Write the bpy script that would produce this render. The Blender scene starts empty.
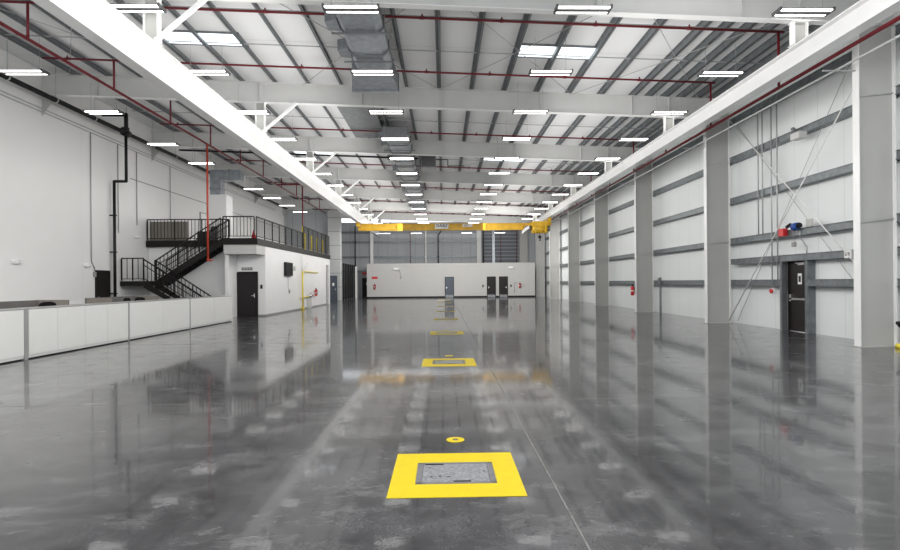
import bpy, math, random
from mathutils import Vector, Matrix
random.seed(7)
S = bpy.context.scene
COL = S.collection
PI = math.pi

# ------------------------------------------------------------------ materials
def nt(name):
    m = bpy.data.materials.new(name); m.use_nodes = True
    n = m.node_tree.nodes; l = m.node_tree.links
    return m, n, l, n['Principled BSDF']

def paint(name, col, rough=.5, metal=0., var=.06, scale=3., bump=0., coat=0., spec=.5):
    """plain paint / metal with faint procedural mottling"""
    m, n, l, b = nt(name)
    tc = n.new('ShaderNodeTexCoord'); nz = n.new('ShaderNodeTexNoise')
    nz.inputs['Scale'].default_value = scale; nz.inputs['Detail'].default_value = 4
    l.new(tc.outputs['Object'], nz.inputs['Vector'])
    rp = n.new('ShaderNodeValToRGB')
    rp.color_ramp.elements[0].position = .3; rp.color_ramp.elements[1].position = .7
    rp.color_ramp.elements[0].color = (*[max(0, c*(1-var)) for c in col], 1)
    rp.color_ramp.elements[1].color = (*[min(1, c*(1+var)) for c in col], 1)
    l.new(nz.outputs['Fac'], rp.inputs['Fac']); l.new(rp.outputs['Color'], b.inputs['Base Color'])
    b.inputs['Roughness'].default_value = rough; b.inputs['Metallic'].default_value = metal
    b.inputs['Coat Weight'].default_value = coat
    b.inputs['Specular IOR Level'].default_value = spec
    if bump:
        bp = n.new('ShaderNodeBump'); bp.inputs['Strength'].default_value = bump; bp.inputs['Distance'].default_value = .01
        l.new(nz.outputs['Fac'], bp.inputs['Height']); l.new(bp.outputs['Normal'], b.inputs['Normal'])
    return m

def emit(name, col, st):
    m, n, l, b = nt(name)
    b.inputs['Base Color'].default_value = (*col, 1)
    b.inputs['Emission Color'].default_value = (*col, 1); b.inputs['Emission Strength'].default_value = st
    return m

def seam_mat(name, col, axis, pitch, width=.012, dark=.72, rough=.5, var=.03, axis2=None, pitch2=1., ramp=.0):
    """panels with narrow joints every <pitch> metres along one or two axes"""
    m, n, l, b = nt(name)
    g = n.new('ShaderNodeNewGeometry'); sx = n.new('ShaderNodeSeparateXYZ')
    l.new(g.outputs['Position'], sx.inputs[0])
    def seam(ax, p):
        a = n.new('ShaderNodeMath'); a.operation = 'PINGPONG'; a.inputs[1].default_value = p/2
        l.new(sx.outputs[ax], a.inputs[0])
        c = n.new('ShaderNodeMath'); c.operation = 'LESS_THAN'; c.inputs[1].default_value = width
        l.new(a.outputs[0], c.inputs[0]); return c.outputs[0]
    f = seam(axis, pitch)
    if axis2:
        f2 = seam(axis2, pitch2); mx = n.new('ShaderNodeMath'); mx.operation = 'MAXIMUM'
        l.new(f, mx.inputs[0]); l.new(f2, mx.inputs[1]); f = mx.outputs[0]
    nz = n.new('ShaderNodeTexNoise'); nz.inputs['Scale'].default_value = .8; nz.inputs['Detail'].default_value = 5
    l.new(g.outputs['Position'], nz.inputs['Vector'])
    r = n.new('ShaderNodeValToRGB')
    r.color_ramp.elements[0].color = (*[c*(1-var) for c in col], 1); r.color_ramp.elements[1].color = (*[min(1, c*(1+var)) for c in col], 1)
    l.new(nz.outputs['Fac'], r.inputs['Fac'])
    mix = n.new('ShaderNodeMixRGB'); mix.inputs['Color2'].default_value = (*[c*dark for c in col], 1)
    l.new(f, mix.inputs['Fac']); l.new(r.outputs['Color'], mix.inputs['Color1'])
    l.new(mix.outputs['Color'], b.inputs['Base Color']); b.inputs['Roughness'].default_value = rough; b.inputs['Specular IOR Level'].default_value = .15
    return m

def floor_mat():
    m, n, l, b = nt('polished_concrete')
    g = n.new('ShaderNodeNewGeometry')
    mp = n.new('ShaderNodeMapping'); mp.inputs['Scale'].default_value = (.5, .9, 1)
    l.new(g.outputs['Position'], mp.inputs['Vector'])
    n1 = n.new('ShaderNodeTexNoise'); n1.inputs['Scale'].default_value = .45; n1.inputs['Detail'].default_value = 9; n1.inputs['Roughness'].default_value = .62; n1.inputs['Distortion'].default_value = .2
    l.new(mp.outputs[0], n1.inputs['Vector'])
    n2 = n.new('ShaderNodeTexNoise'); n2.inputs['Scale'].default_value = 2.6; n2.inputs['Detail'].default_value = 10; n2.inputs['Roughness'].default_value = .68; n2.inputs['Distortion'].default_value = .3
    l.new(g.outputs['Position'], n2.inputs['Vector'])
    n3 = n.new('ShaderNodeTexNoise'); n3.inputs['Scale'].default_value = 60.; n3.inputs['Detail'].default_value = 3
    l.new(g.outputs['Position'], n3.inputs['Vector'])
    r1 = n.new('ShaderNodeValToRGB'); e = r1.color_ramp.elements
    e[0].position = .32; e[0].color = (.025, .026, .029, 1); e[1].position = .68; e[1].color = (.082, .082, .087, 1)
    l.new(n1.outputs['Fac'], r1.inputs['Fac'])
    r2 = n.new('ShaderNodeValToRGB'); e = r2.color_ramp.elements
    e[0].position = .33; e[0].color = (.52, .52, .53, 1); e[1].position = .7; e[1].color = (1.45, 1.44, 1.42, 1)
    l.new(n2.outputs['Fac'], r2.inputs['Fac'])
    mu = n.new('ShaderNodeMixRGB'); mu.blend_type = 'MULTIPLY'; mu.inputs[0].default_value = 1
    l.new(r1.outputs[0], mu.inputs[1]); l.new(r2.outputs[0], mu.inputs[2])
    r3 = n.new('ShaderNodeValToRGB'); e = r3.color_ramp.elements
    e[0].position = .35; e[0].color = (.86, .86, .86, 1); e[1].position = .75; e[1].color = (1.2, 1.2, 1.2, 1)
    l.new(n3.outputs['Fac'], r3.inputs['Fac'])
    m3 = n.new('ShaderNodeMixRGB'); m3.blend_type = 'MULTIPLY'; m3.inputs[0].default_value = 1
    l.new(mu.outputs[0], m3.inputs[1]); l.new(r3.outputs[0], m3.inputs[2])
    # chalky scuffs
    n4 = n.new('ShaderNodeTexNoise'); n4.inputs['Scale'].default_value = 1.; n4.inputs['Detail'].default_value = 12; n4.inputs['Roughness'].default_value = .8; n4.inputs['Distortion'].default_value = .4
    mp4 = n.new('ShaderNodeMapping'); mp4.inputs['Scale'].default_value = (.9, 1.6, 1); l.new(g.outputs['Position'], mp4.inputs[0]); l.new(mp4.outputs[0], n4.inputs['Vector'])
    r4 = n.new('ShaderNodeValToRGB'); e = r4.color_ramp.elements
    e[0].position = .52; e[0].color = (0, 0, 0, 1); e[1].position = .78; e[1].color = (.62, .62, .62, 1)
    l.new(n4.outputs['Fac'], r4.inputs['Fac'])
    m4 = n.new('ShaderNodeMixRGB'); m4.inputs[2].default_value = (.30, .30, .30, 1)
    l.new(r4.outputs[0], m4.inputs[0]); l.new(m3.outputs[0], m4.inputs[1])
    l.new(m4.outputs[0], b.inputs['Base Color'])
    rr = n.new('ShaderNodeMapRange'); rr.inputs['From Min'].default_value = .3; rr.inputs['From Max'].default_value = .75
    rr.inputs['To Min'].default_value = .16; rr.inputs['To Max'].default_value = .32
    l.new(n2.outputs['Fac'], rr.inputs['Value']); l.new(rr.outputs[0], b.inputs['Roughness'])
    bp = n.new('ShaderNodeBump'); bp.inputs['Strength'].default_value = .02; bp.inputs['Distance'].default_value = .02
    l.new(n2.outputs['Fac'], bp.inputs['Height']); l.new(bp.outputs[0], b.inputs['Normal'])
    b.inputs['IOR'].default_value = 1.5; b.inputs['Specular IOR Level'].default_value = .3
    b.inputs['Coat Weight'].default_value = .6; b.inputs['Coat Roughness'].default_value = .05
    nw = n.new('ShaderNodeTexNoise'); nw.inputs['Scale'].default_value = 9.; nw.inputs['Detail'].default_value = 3
    l.new(g.outputs['Position'], nw.inputs['Vector'])
    bc = n.new('ShaderNodeBump'); bc.inputs['Strength'].default_value = .055; bc.inputs['Distance'].default_value = .01
    l.new(nw.outputs['Fac'], bc.inputs['Height']); l.new(bc.outputs[0], b.inputs['Coat Normal']); b.inputs['Coat IOR'].default_value = 1.45
    return m

M = {}
M['floor'] = floor_mat()
M['wall_left'] = seam_mat('white_wall_panels', (.83, .825, .815), 'Y', 7.487, .01, .9)
M['wall_right'] = seam_mat('white_wall_cladding', (.82, .845, .845), 'Y', 1.05, .012, .86)
M['wall_end'] = seam_mat('grey_end_cladding', (.40, .42, .44), 'X', 1.05, .02, .6)
M['roof'] = seam_mat('white_roof_liner', (.82, .825, .83), 'Y', 1.9, .012, .8)
M['plaster'] = paint('white_plaster', (.86, .855, .85), .55, var=.02, scale=1)
M['block'] = seam_mat('painted_blockwork', (.55, .545, .53), 'Z', .4, .008, .9, rough=.55, axis2='X', pitch2=.8)
M['pier'] = seam_mat('grey_block_pier', (.46, .47, .47), 'Z', 1.25, .03, .55, rough=.6)
M['steel'] = paint('white_painted_steel', (.63, .63, .615), .42, var=.03, scale=1.5)
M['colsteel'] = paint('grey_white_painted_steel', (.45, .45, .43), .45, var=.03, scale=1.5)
M['flange'] = paint('bright_white_painted_steel', (.86, .86, .85), .38, var=.02, scale=1.5)
M['runway'] = paint('glossy_white_steel', (.78, .78, .78), .25, var=.03, scale=1.5, coat=.4)
M['runway_under'] = paint('shaded_grey_steel', (.22, .22, .22), .5, var=.1)
M['purlin'] = paint('dull_galvanised_purlin', (.20, .215, .225), .5, .5, var=.15, scale=6)
M['girt'] = paint('galvanised_girt', (.19, .21, .22), .45, .35, var=.2, scale=5)
M['galv'] = paint('bright_galvanised_sheet', (.31, .335, .36), .38, .7, var=.18, scale=5)
M['galvdark'] = paint('dark_shade_sheet', (.25, .26, .27), .45, .5, var=.15, scale=5)
M['red'] = paint('red_sprinkler_paint', (.17, .008, .016), .42, var=.1)
M['redbright'] = paint('bright_red_plastic', (.62, .02, .025), .35, var=.05)
M['orange'] = paint('orange_red_pipe', (.50, .06, .03), .4, var=.05)
M['black'] = paint('black_paint', (.008, .008, .009), .5, var=.2, spec=.3)
M['darkdoor'] = paint('dark_brown_door_paint', (.014, .010, .011), .5, var=.15, spec=.3)
M['bluedoor'] = paint('blue_grey_door_paint', (.075, .09, .12), .45, var=.1)
M['rail'] = paint('dark_bronze_rail_paint', (.011, .0095, .009), .55, var=.15, spec=.25)
M['chrome'] = paint('brushed_chrome', (.7, .7, .7), .25, .9, var=.05)
M['yellow'] = paint('crane_yellow_paint', (.70, .42, .02), .4, var=.15, scale=2)
M['ypaint'] = paint('yellow_floor_paint', (.66, .50, .0), .42, var=.04, scale=8, bump=.05)
M['ypipe'] = paint('yellow_pipe_paint', (.82, .66, .06), .4, var=.06)
M['cover'] = paint('steel_hatch_plate', (.36, .37, .39), .38, .5, var=.35, scale=38, bump=.5)
M['coverframe'] = paint('steel_hatch_frame', (.22, .22, .23), .45, .4, var=.2, scale=12)
M['white'] = paint('white_enamel', (.85, .85, .84), .3, var=.02)
M['counter'] = paint('white_counter_laminate', (.74, .74, .72), .32, var=.015)
M['taupe'] = paint('taupe_laminate', (.125, .118, .11), .55, var=.08)
M['greytop'] = paint('grey_counter_edge', (.30, .30, .295), .45, var=.06)
M['chair'] = paint('black_chair_fabric', (.008, .008, .009), .9, var=.3, scale=20, spec=.1)
M['blue'] = paint('blue_lens', (.02, .08, .35), .3, var=.05)
M['housing'] = paint('grey_light_housing', (.12, .12, .125), .5, .2, var=.08)
M['tan'] = paint('tan_panel', (.23, .21, .18), .55, var=.06)
M['glass'] = paint('dark_screen', (.008, .008, .009), .6, var=.1, spec=.15)
M['label'] = paint('white_label_plate', (.8, .8, .78), .5, var=.02)
M['cable'] = paint('pale_wire', (.45, .46, .46), .5, .3, var=.1)
M['tube'] = emit('fluorescent_tube', (1.0, .985, .96), 6.0)
M['skylight'] = emit('skylight_diffuser', (.88, .95, 1.0), 1.6)
M['joint'] = paint('pale_joint_filler', (.17, .168, .16), .5, var=.35, scale=9)
M['scuff'] = paint('pale_scuff', (.24, .24, .235), .35, var=.2, scale=9)
M['doordark'] = seam_mat('dark_ribbed_door', (.15, .16, .175), 'Z', .42, .05, 1.9, rough=.5)

# ------------------------------------------------------------------ mesh helpers
ORG = {}
class MB:
    def __init__(s): s.v = []; s.f = []; s.sm = []
    def quads(s, vs, fs, smooth=False):
        b = len(s.v); s.v += [tuple(v) for v in vs]; s.f += [tuple(b+i for i in f) for f in fs]; s.sm += [smooth]*len(fs); return s
    def box(s, x0, x1, y0, y1, z0, z1, shear=0.):
        """axis box; shear tilts z with x (follows the roof slope)"""
        vs = [(x, y, z-shear*x) for x in (x0, x1) for y in (y0, y1) for z in (z0, z1)]
        return s.quads(vs, [(0, 1, 3, 2), (4, 6, 7, 5), (0, 4, 5, 1), (2, 3, 7, 6), (0, 2, 6, 4), (1, 5, 7, 3)])
    def hexa(s, p):     # 8 points, order as box
        return s.quads(p, [(0, 1, 3, 2), (4, 6, 7, 5), (0, 4, 5, 1), (2, 3, 7, 6), (0, 2, 6, 4), (1, 5, 7, 3)])
    def bar(s, a, b, w, h=None, up=(0, 0, 1)):
        a, b = Vector(a), Vector(b); d = (b-a).normalized(); up = Vector(up)
        if abs(d.dot(up)) > .98: up = Vector((0, 1, 0))
        r = d.cross(up).normalized(); u = r.cross(d); h = h or w
        return s.hexa([p + r*i*w/2 + u*j*h/2 for p in (a, b) for i in (-1, 1) for j in (-1, 1)])
    def cyl(s, a, b, r, n=10, r2=None, caps=True):
        a, b = Vector(a), Vector(b); d = (b-a).normalized(); up = Vector((0, 0, 1))
        if abs(d.dot(up)) > .98: up = Vector((0, 1, 0))
        x = d.cross(up).normalized(); y = x.cross(d); r2 = r if r2 is None else r2
        vs = [p + (x*math.cos(2*PI*i/n) + y*math.sin(2*PI*i/n))*q for p, q in ((a, r), (b, r2)) for i in range(n)]
        s.quads(vs, [(i, (i+1) % n, n+(i+1) % n, n+i) for i in range(n)], True)
        if caps:
            bb = len(s.v)-2*n; s.f += [tuple(bb+i for i in range(n-1, -1, -1)), tuple(bb+n+i for i in range(n))]; s.sm += [False, False]
        return s
    def path(s, pts, r, n=8):
        pts = [Vector(p) for p in pts]
        for a, b in zip(pts, pts[1:]): s.cyl(a, b, r, n)
        for p in pts[1:-1]: s.ball(p, r*1.02, 6, 8)
        return s
    def ball(s, c, r, nu=8, nv=12, sx=1., sy=1., sz=1.):
        c = Vector(c); vs = [c+Vector((0, 0, r*sz))]
        for i in range(1, nu):
            t = PI*i/nu
            for j in range(nv): vs.append(c+Vector((r*sx*math.sin(t)*math.cos(2*PI*j/nv), r*sy*math.sin(t)*math.sin(2*PI*j/nv), r*sz*math.cos(t))))
        vs.append(c-Vector((0, 0, r*sz))); L = len(vs)-1
        fs = [(0, 1+j, 1+(j+1) % nv) for j in range(nv)]
        for i in range(nu-2):
            for j in range(nv): fs.append((1+i*nv+j, 1+(i+1)*nv+j, 1+(i+1)*nv+(j+1) % nv, 1+i*nv+(j+1) % nv))
        q = 1+(nu-2)*nv; fs += [(L, q+(j+1) % nv, q+j) for j in range(nv)]
        return s.quads(vs, fs, True)
    def prism(s, pts2, y0, y1, axis='Y'):
        """polygon in XZ extruded along Y (or YZ along X)"""
        n = len(pts2)
        f = (lambda p, t: (p[0], t, p[1])) if axis == 'Y' else ((lambda p, t: (t, p[0], p[1])) if axis == 'X' else (lambda p, t: (p[0], p[1], t)))
        vs = [f(p, y0) for p in pts2]+[f(p, y1) for p in pts2]
        return s.quads(vs, [tuple(range(n)), tuple(range(2*n-1, n-1, -1))]+[(i, n+i, n+(i+1) % n, (i+1) % n) for i in range(n)])
    def build(s, name, mat, parent=None, bevel=0.):
        o0 = Vector(ORG[parent.name]) if parent else Vector((0, 0, 0))
        me = bpy.data.meshes.new(name); me.from_pydata([Vector(v)-o0 for v in s.v], [], s.f); me.update()
        me.polygons.foreach_set('use_smooth', s.sm)
        import bmesh as _b
        bm = _b.new(); bm.from_mesh(me); _b.ops.recalc_face_normals(bm, faces=bm.faces); bm.to_mesh(me); bm.free()
        me.materials.append(M[mat] if isinstance(mat, str) else mat)
        o = bpy.data.objects.new(name, me); COL.objects.link(o)
        ORG[o.name] = tuple(o0)
        if parent: o.parent = parent
        if bevel:
            md = o.modifiers.new('bevel', 'BEVEL'); md.width = bevel; md.segments = 2; md.limit_method = 'ANGLE'
        return o

def thing(name, label, cat, loc=(0, 0, 0), group=None, kind='thing'):
    o = bpy.data.objects.new(name, None); COL.objects.link(o); o.location = loc; o.empty_display_size = .2
    ORG[o.name] = tuple(loc); return tag(o, label, cat, group, kind)
def tag(o, label, cat, group=None, kind='thing'):
    o['label'] = label; o['category'] = cat; o['kind'] = kind
    if group: o['group'] = group
    return o
def struct(o, label=None):
    o['kind'] = 'structure'
    if label: o['label'] = label
    return o
def sthing(name, label, loc):
    o = bpy.data.objects.new(name, None); COL.objects.link(o); o.location = loc; ORG[o.name] = tuple(loc); return struct(o, label)
def copy_tree(o, loc, label=None, skip=()):
    c = o.copy(); COL.objects.link(c); c.location = loc
    if label: c['label'] = label
    for ch in o.children:
        if ch.name.split('.')[0] in skip: continue
        d = ch.copy(); COL.objects.link(d); d.parent = c
        for g in ch.children:
            e = g.copy(); COL.objects.link(e); e.parent = d
    return c
ORD = ['first', 'second', 'third', 'fourth', 'fifth', 'sixth', 'seventh', 'eighth', 'ninth', 'tenth', 'eleventh', 'twelfth', 'thirteenth', 'fourteenth', 'fifteenth', 'sixteenth', 'seventeenth', 'eighteenth', 'nineteenth', 'twentieth']

# ------------------------------------------------------------------ main dimensions
Y0, D = 12.78, 7.487
GY = [Y0+D*k for k in range(7)]            # frame lines down the hall
SL = .0367                                 # roof falls to the right
def zb(x): return 7.944-SL*x               # rafter underside
RD = .735                                  # rafter depth
XL, XR = -6.6, 8.39                        # crane runways
XC, XW = 9.73, 10.62                       # right columns: inner face, outer face
WL, WR, YE = -14.45, 10.87, 63.0            # left wall, right cladding, end wall
PD = .2
DZ_ = 3.72                                 # mezzanine deck level
def zd(x): return zb(x)+RD+PD              # underside of the roof deck

# ------------------------------------------------------------------ setting
struct(MB().box(WL-.3, WR+.3, -8, YE+.3, -.2, 0).build('floor', 'floor'), 'dark polished concrete floor with glossy reflections')
c = MB(); c.box(WL-.3, WR+.3, -2, YE+.3, zd(0), zd(0)+.12, SL); struct(c.build('ceiling', 'roof'), 'sloping white roof liner above the purlins')
struct(MB().box(WL-.25, WL, -2, YE+.3, 0, zd(WL)-.02).build('wall_left', 'wall_left'))
struct(MB().box(WR, WR+.2, -2, 16.07, 0, zd(WR)-.02).box(WR, WR+.2, 17.03, YE+.3, 0, zd(WR)-.02).box(WR, WR+.2, 16.07, 17.03, 2.2, zd(WR)-.02).build('wall_right', 'wall_right'))
struct(MB().box(WL, WR, YE, YE+.2, 0, zd(WR)-.02).build('wall_end', 'wall_end'))
# low block partition across the far end
struct(MB().box(-7.85, 9.5, 57.0, 57.2, 0, 3.56).box(-7.85, -7.65, 57.2, YE-.5, 0, 3.56).build('wall_back', 'block'), 'low pale grey block partition across the far end')
struct(MB().box(-7.86, 9.5, 56.96, 56.998, 0, .16).build('baseboard_back', 'black'))
struct(MB().box(-7.6, 9.45, 57.22, YE-.1, 3.3, 3.42).build('trim_1', 'galvdark'), 'flat roof of the low far rooms')

# floor joints (pale filler in saw cuts) and scuffed band
struct(MB().box(.853, .866, 2.2, 56.9, .0005, .0025).build('trim_2', 'joint'), 'pale long joint line in the floor')
for i, y in enumerate((7.45, 14.9, 22.4, 29.9)):
    struct(MB().box(-8.4, XC-.1, y-.003, y+.003, .0005, .002).build('trim_%d' % (3+i), 'scuff'))

# ------------------------------------------------------------------ right columns
def column(k, y):
    t = thing('steel_column', '', 'column', (XC, y, 0), 'columns along the right wall')
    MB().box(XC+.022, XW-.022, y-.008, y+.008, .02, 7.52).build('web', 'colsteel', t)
    MB().box(XC, XC+.022, y-.1, y+.1, .02, 7.54).build('inner_flange', 'flange', t)
    MB().box(XW-.022, XW, y-.1, y+.1, .02, 7.52).build('outer_flange', 'flange', t)
    MB().box(XC-.04, XW+.04, y-.14, y+.14, 0, .02).build('base_plate', 'colsteel', t)
    return t
cn = ['right of the crash door, nearest the camera', 'at the far side of the crash door bay', 'with the red fire extinguisher on it', 'fourth from the camera on the right wall', 'fifth from the camera on the right wall', 'sixth from the camera on the right wall', 'farthest, beside the low block partition']
c0 = column(0, GY[0]); c0['label'] = 'white steel column '+cn[0]
for k in range(1, 7): copy_tree(c0, (XC, GY[k], 0), 'white steel column '+cn[k])
# flange braces: thin angle from the column web to the girts
for k in range(0, 7):
    for z, w in ((3.05, 'lower'), (6.0, 'upper')):
        t = MB().bar((XC+.03, GY[k]-.03, z-.12), (XW+.0, GY[k]-.03, z-.03), .035).bar((XW, GY[k]-.03, z-.03), (XW+.05, GY[k]+.75, z), .035).build('flange_brace', 'cable')
        tag(t, '%s thin pale brace on the %s right-hand column from the camera' % (w, ORD[k]), 'brace', 'flange braces on the right columns')

# ------------------------------------------------------------------ right wall girts
def girt(y0, y1, z, lab):
    m = MB()
    m.box(XW+.005, XW+.02, y0, y1, z-.1, z+.1).box(XW+.02, WR-.004, y0, y1, z+.088, z+.1).box(XW+.02, WR-.004, y0, y1, z-.1, z-.088)
    m.box(XW-.02, XW+.005, y0, y1, z+.085, z+.1).box(XW-.02, XW+.005, y0, y1, z-.1, z-.085)
    tag(m.build('wall_girt', 'girt'), lab, 'girt', 'grey girts on the right wall')
GZ = [1.5, 3.02, 4.5, 6.0, 7.4]
for b in range(-1, 6):
    ya = GY[b]+.1 if b >= 0 else 6.0; yb = GY[b+1]-.1
    bay = 'door bay' if b == 0 else ('bay nearer than the first column' if b < 0 else '%s bay beyond the door bay' % ORD[b-1])
    for i, z in enumerate(GZ):
        if b == 0 and i == 0:
            girt(ya, 15.98, z, 'grey steel girt right of the crash door, at panic bar height')
            girt(17.12, yb, z, 'grey steel girt left of the crash door, under the conduits')
            continue
        if b == -1 and i in (0,): pass
        girt(ya, yb, z, 'grey steel wall girt, %s up from the floor, %s' % (ORD[i], bay))
girt(GY[0]+.1, GY[1]-.1, 2.26, 'grey steel girt running directly over the crash door')

# ------------------------------------------------------------------ rafters
def rafter(k, y):
    x0, x1 = WL+.02, XW+.02; z0 = 7.944
    t = thing('roof_rafter', 'deep pale steel roof rafter crossing the hall, %s from the camera' % ORD[k], 'roof beam', (0, y, zb(0)), 'roof rafters')
    m = MB(); m.box(x0, x1, y-.008, y+.008, z0+.02, z0+RD-.02, SL); m.build('web', 'steel', t)
    MB().box(x0, x1, y-.1, y+.1, z0, z0+.02, SL).build('bottom_flange', 'flange', t)
    MB().box(x0, x1, y-.1, y+.1, z0+RD-.02, z0+RD, SL).build('top_flange', 'steel', t)
    for x in (-12.4, -8.6, XL, -2.9, 0.05, 3.6, 7.0, XR):
        MB().box(x-.008, x+.008, y-.09, y-.009, z0+.021, z0+RD-.021, SL).build('stiffener', 'steel', t)
    for xx, s in ((WL+.03, 1),):
        MB().prism([(xx, zb(xx)-.005), (xx+.5, zb(xx+.5)-.005), (xx, zb(xx)-.75)], y-.008, y+.008).build('haunch', 'colsteel', t)
for k in range(7): rafter(k, GY[k])

# ------------------------------------------------------------------ purlins
PX = [-13.3+1.2*i for i in range(18)] + [7.7, 8.3, 8.9, 9.5, 10.1]
for i, x in enumerate(PX):
    z = zb(x)+RD+.004; m = MB(); y0, y1 = 7.5, YE-.05
    m.box(x-.008, x+.008, y0, y1, z, z+PD-.006).box(x-.008, x+.075, y0, y1, z, z+.012).box(x-.075, x+.008, y0, y1, z+PD-.018, z+PD-.006).box(x+.065, x+.075, y0, y1, z, z+.03)
    tag(m.build('roof_purlin', 'purlin'), 'dark grey steel purlin under the roof liner, %s from the left wall' % (ORD+['twenty-first', 'twenty-second', 'twenty-third', 'twenty-fourth'])[i], 'purlin', 'roof purlins')
# eave strut at the right
tag(MB().box(10.25, 10.6, 6, YE-.05, zb(10.4)+RD-.22, zb(10.4)+RD-.01).build('eave_strut', 'purlin'), 'dark eave strut along the top of the right wall', 'strut')

# bridging rods and cross cables under the purlins
n = 0
for b in range(-1, 6):
    for dy in (2.1, 4.3):
        y = (GY[b] if b >= 0 else GY[0]-D)+dy
        if y < 8.2: continue
        xa, xb = -13.6, 10.2; n += 1
        m = MB().bar((xa, y, zb(xa)+RD+.06), (xb, y, zb(xb)+RD+.06), .03)
        tag(m.build('bridging_rod', 'cable'), 'thin pale bridging rod across the purlins, %s from the camera' % ORD[n-1], 'rod', 'bridging rods')
n = 0
for b, xs in ((0, ((-.1, 4.7), (4.7, 9.4), (-5.0, -.1), (-13.3, -8.5))), (2, ((-.1, 4.7), (4.7, 9.4)))):
    for xa, xb in xs:
        ya, yb = GY[b]+.2, GY[b+1]-.2; n += 1
        t = thing('cross_cable', 'thin crossed brace cables under the roof, %s' % (('right of the nearest duct in the first bay', 'by the right runway in the first bay', 'left of the nearest duct in the first bay', 'by the left wall in the first bay', 'near the middle of the third bay', 'by the right runway in the third bay')[n-1]), 'cable', (xa, ya, zb(xa)+RD-.02), 'roof cross cables')
        MB().cyl((xa, ya, zb(xa)+RD-.06), (xb, yb, zb(xb)+RD-.06), .011, 6).build('cable', 'cable', t)
        MB().cyl((xb, ya, zb(xb)+RD-.1), (xa, yb, zb(xa)+RD-.1), .011, 6).build('cable', 'cable', t)

# skylights
SKY = [(2.35, 4.85, 16.6, 17.55, 'right of the nearest duct in the first bay'), (-8.6, -6.05, 16.6, 17.55, 'above the left runway in the first bay'),
       (2.35, 4.85, 31.6, 32.5, 'right of the ducts in the third bay'), (-8.6, -6.05, 31.6, 32.5, 'above the left runway in the third bay'),
       (2.35, 4.85, 46.5, 47.4, 'right of the ducts in the fifth bay')]
for x0, x1, y0, y1, w in SKY:
    t = thing('skylight', 'bright rectangular roof skylight '+w, 'skylight', ((x0+x1)/2, (y0+y1)/2, zd((x0+x1)/2)), 'roof skylights')
    z = zd(0)
    MB().box(x0+.06, x1-.06, y0+.06, y1-.06, z-.03, z-.005, SL).build('diffuser', 'skylight', t)
    m = MB()
    for a, b_, c_, d in ((x0, x1, y0, y0+.06), (x0, x1, y1-.06, y1), (x0, x0+.06, y0, y1), (x1-.06, x1, y0, y1)): m.box(a, b_, c_, d, z-.05, z-.002, SL)
    m.build('curb_frame', 'galvdark', t)

# ------------------------------------------------------------------ crane runways, hangers, braces
ZT, ZUS = 7.08, {XL: 6.3, XR: 6.6}
for X, w in ((XL, 'left'), (XR, 'right')):
    ZU = ZUS[X]
    t = thing('crane_runway', 'long glossy white crane runway beam hung along the %s of the hall' % w, 'crane runway', (X, 32, ZU), 'crane runways')
    s = 1 if X < 0 else -1
    MB().box(X-.012, X+.012, 5.5, 57.6, ZU+.03, ZT-.03).build('web', 'runway', t)
    MB().box(X-.15, X+.15, 5.5, 57.6, ZT-.03, ZT).build('top_flange', 'runway', t)
    MB().box(X-.15, X+.15, 5.5, 57.6, ZU, ZU+.03).build('bottom_flange', 'runway', t)
    for k in range(7):
        y = GY[k]; zt = zb(X)-.004
        h = thing('hanger_post', 'white steel hanger post holding the %s runway at the %s rafter' % (w, ORD[k]), 'hanger post', (X, y, ZT), 'runway hanger posts')
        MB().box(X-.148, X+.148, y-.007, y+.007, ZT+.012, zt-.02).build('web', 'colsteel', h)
        for sx in (-1, 1): MB().box(X+sx*.155-.007, X+sx*.155+.007, y-.1, y+.1, ZT+.012, zt-.02).build('flange', 'flange', h)
        MB().box(X-.2, X+.2, y-.11, y+.11, ZT+.0005, ZT+.012).box(X-.2, X+.2, y-.11, y+.11, zt-.025, zt-.008).build('end_plate', 'flange', h)
        if X > 0: continue
        xe = X+s*1.35
        b = MB().bar((X+s*.2, y-.16, ZT+.06), (xe, y-.16, zb(xe)-.015), .085)
        b.box(X+s*.2-.07, X+s*.2+.07, y-.2, y-.1, ZT+.001, ZT+.09)
        tag(b.build('diagonal_brace', 'flange'), 'white diagonal brace rising from the %s runway to the %s rafter' % (w, ORD[k]), 'brace', 'runway diagonal braces')

# ------------------------------------------------------------------ bridge crane
YC = 44.0
t = thing('bridge_crane', 'yellow underhung bridge crane spanning between the white runways', 'crane', (0, YC, 5.6))
m = MB(); m.box(XL-.1, XR+.1, YC-.012, YC+.012, 5.75, 6.24).box(XL-.1, XR+.1, YC-.16, YC+.16, 5.72, 5.76).box(XL-.1, XR+.1, YC-.16, YC+.16, 6.23, 6.27)
m.build('girder', 'yellow', t)
for X in (XL, XR):
    e = MB().box(X-.14, X+.14, YC-.8, YC+.8, 6.0, ZUS[X]-.01).build('end_truck', 'yellow', t, .02)
    for dy in (-.6, .6): MB().cyl((X-.17, YC+dy, ZUS[X]-.14), (X+.17, YC+dy, ZUS[X]-.14), .12, 14).build('wheel', 'galvdark', e)
for x in (-3.6, .0, 3.4, 6.4): MB().box(x-.01, x+.01, YC-.14, YC-.013, 5.77, 6.22).build('stiffener', 'yellow', t)
p = MB().box(-.62, .44, YC-.175, YC-.162, 5.83, 6.22).build('sign_plate', 'label', t)
m = MB()   # dark lettering strokes on the plate
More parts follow.
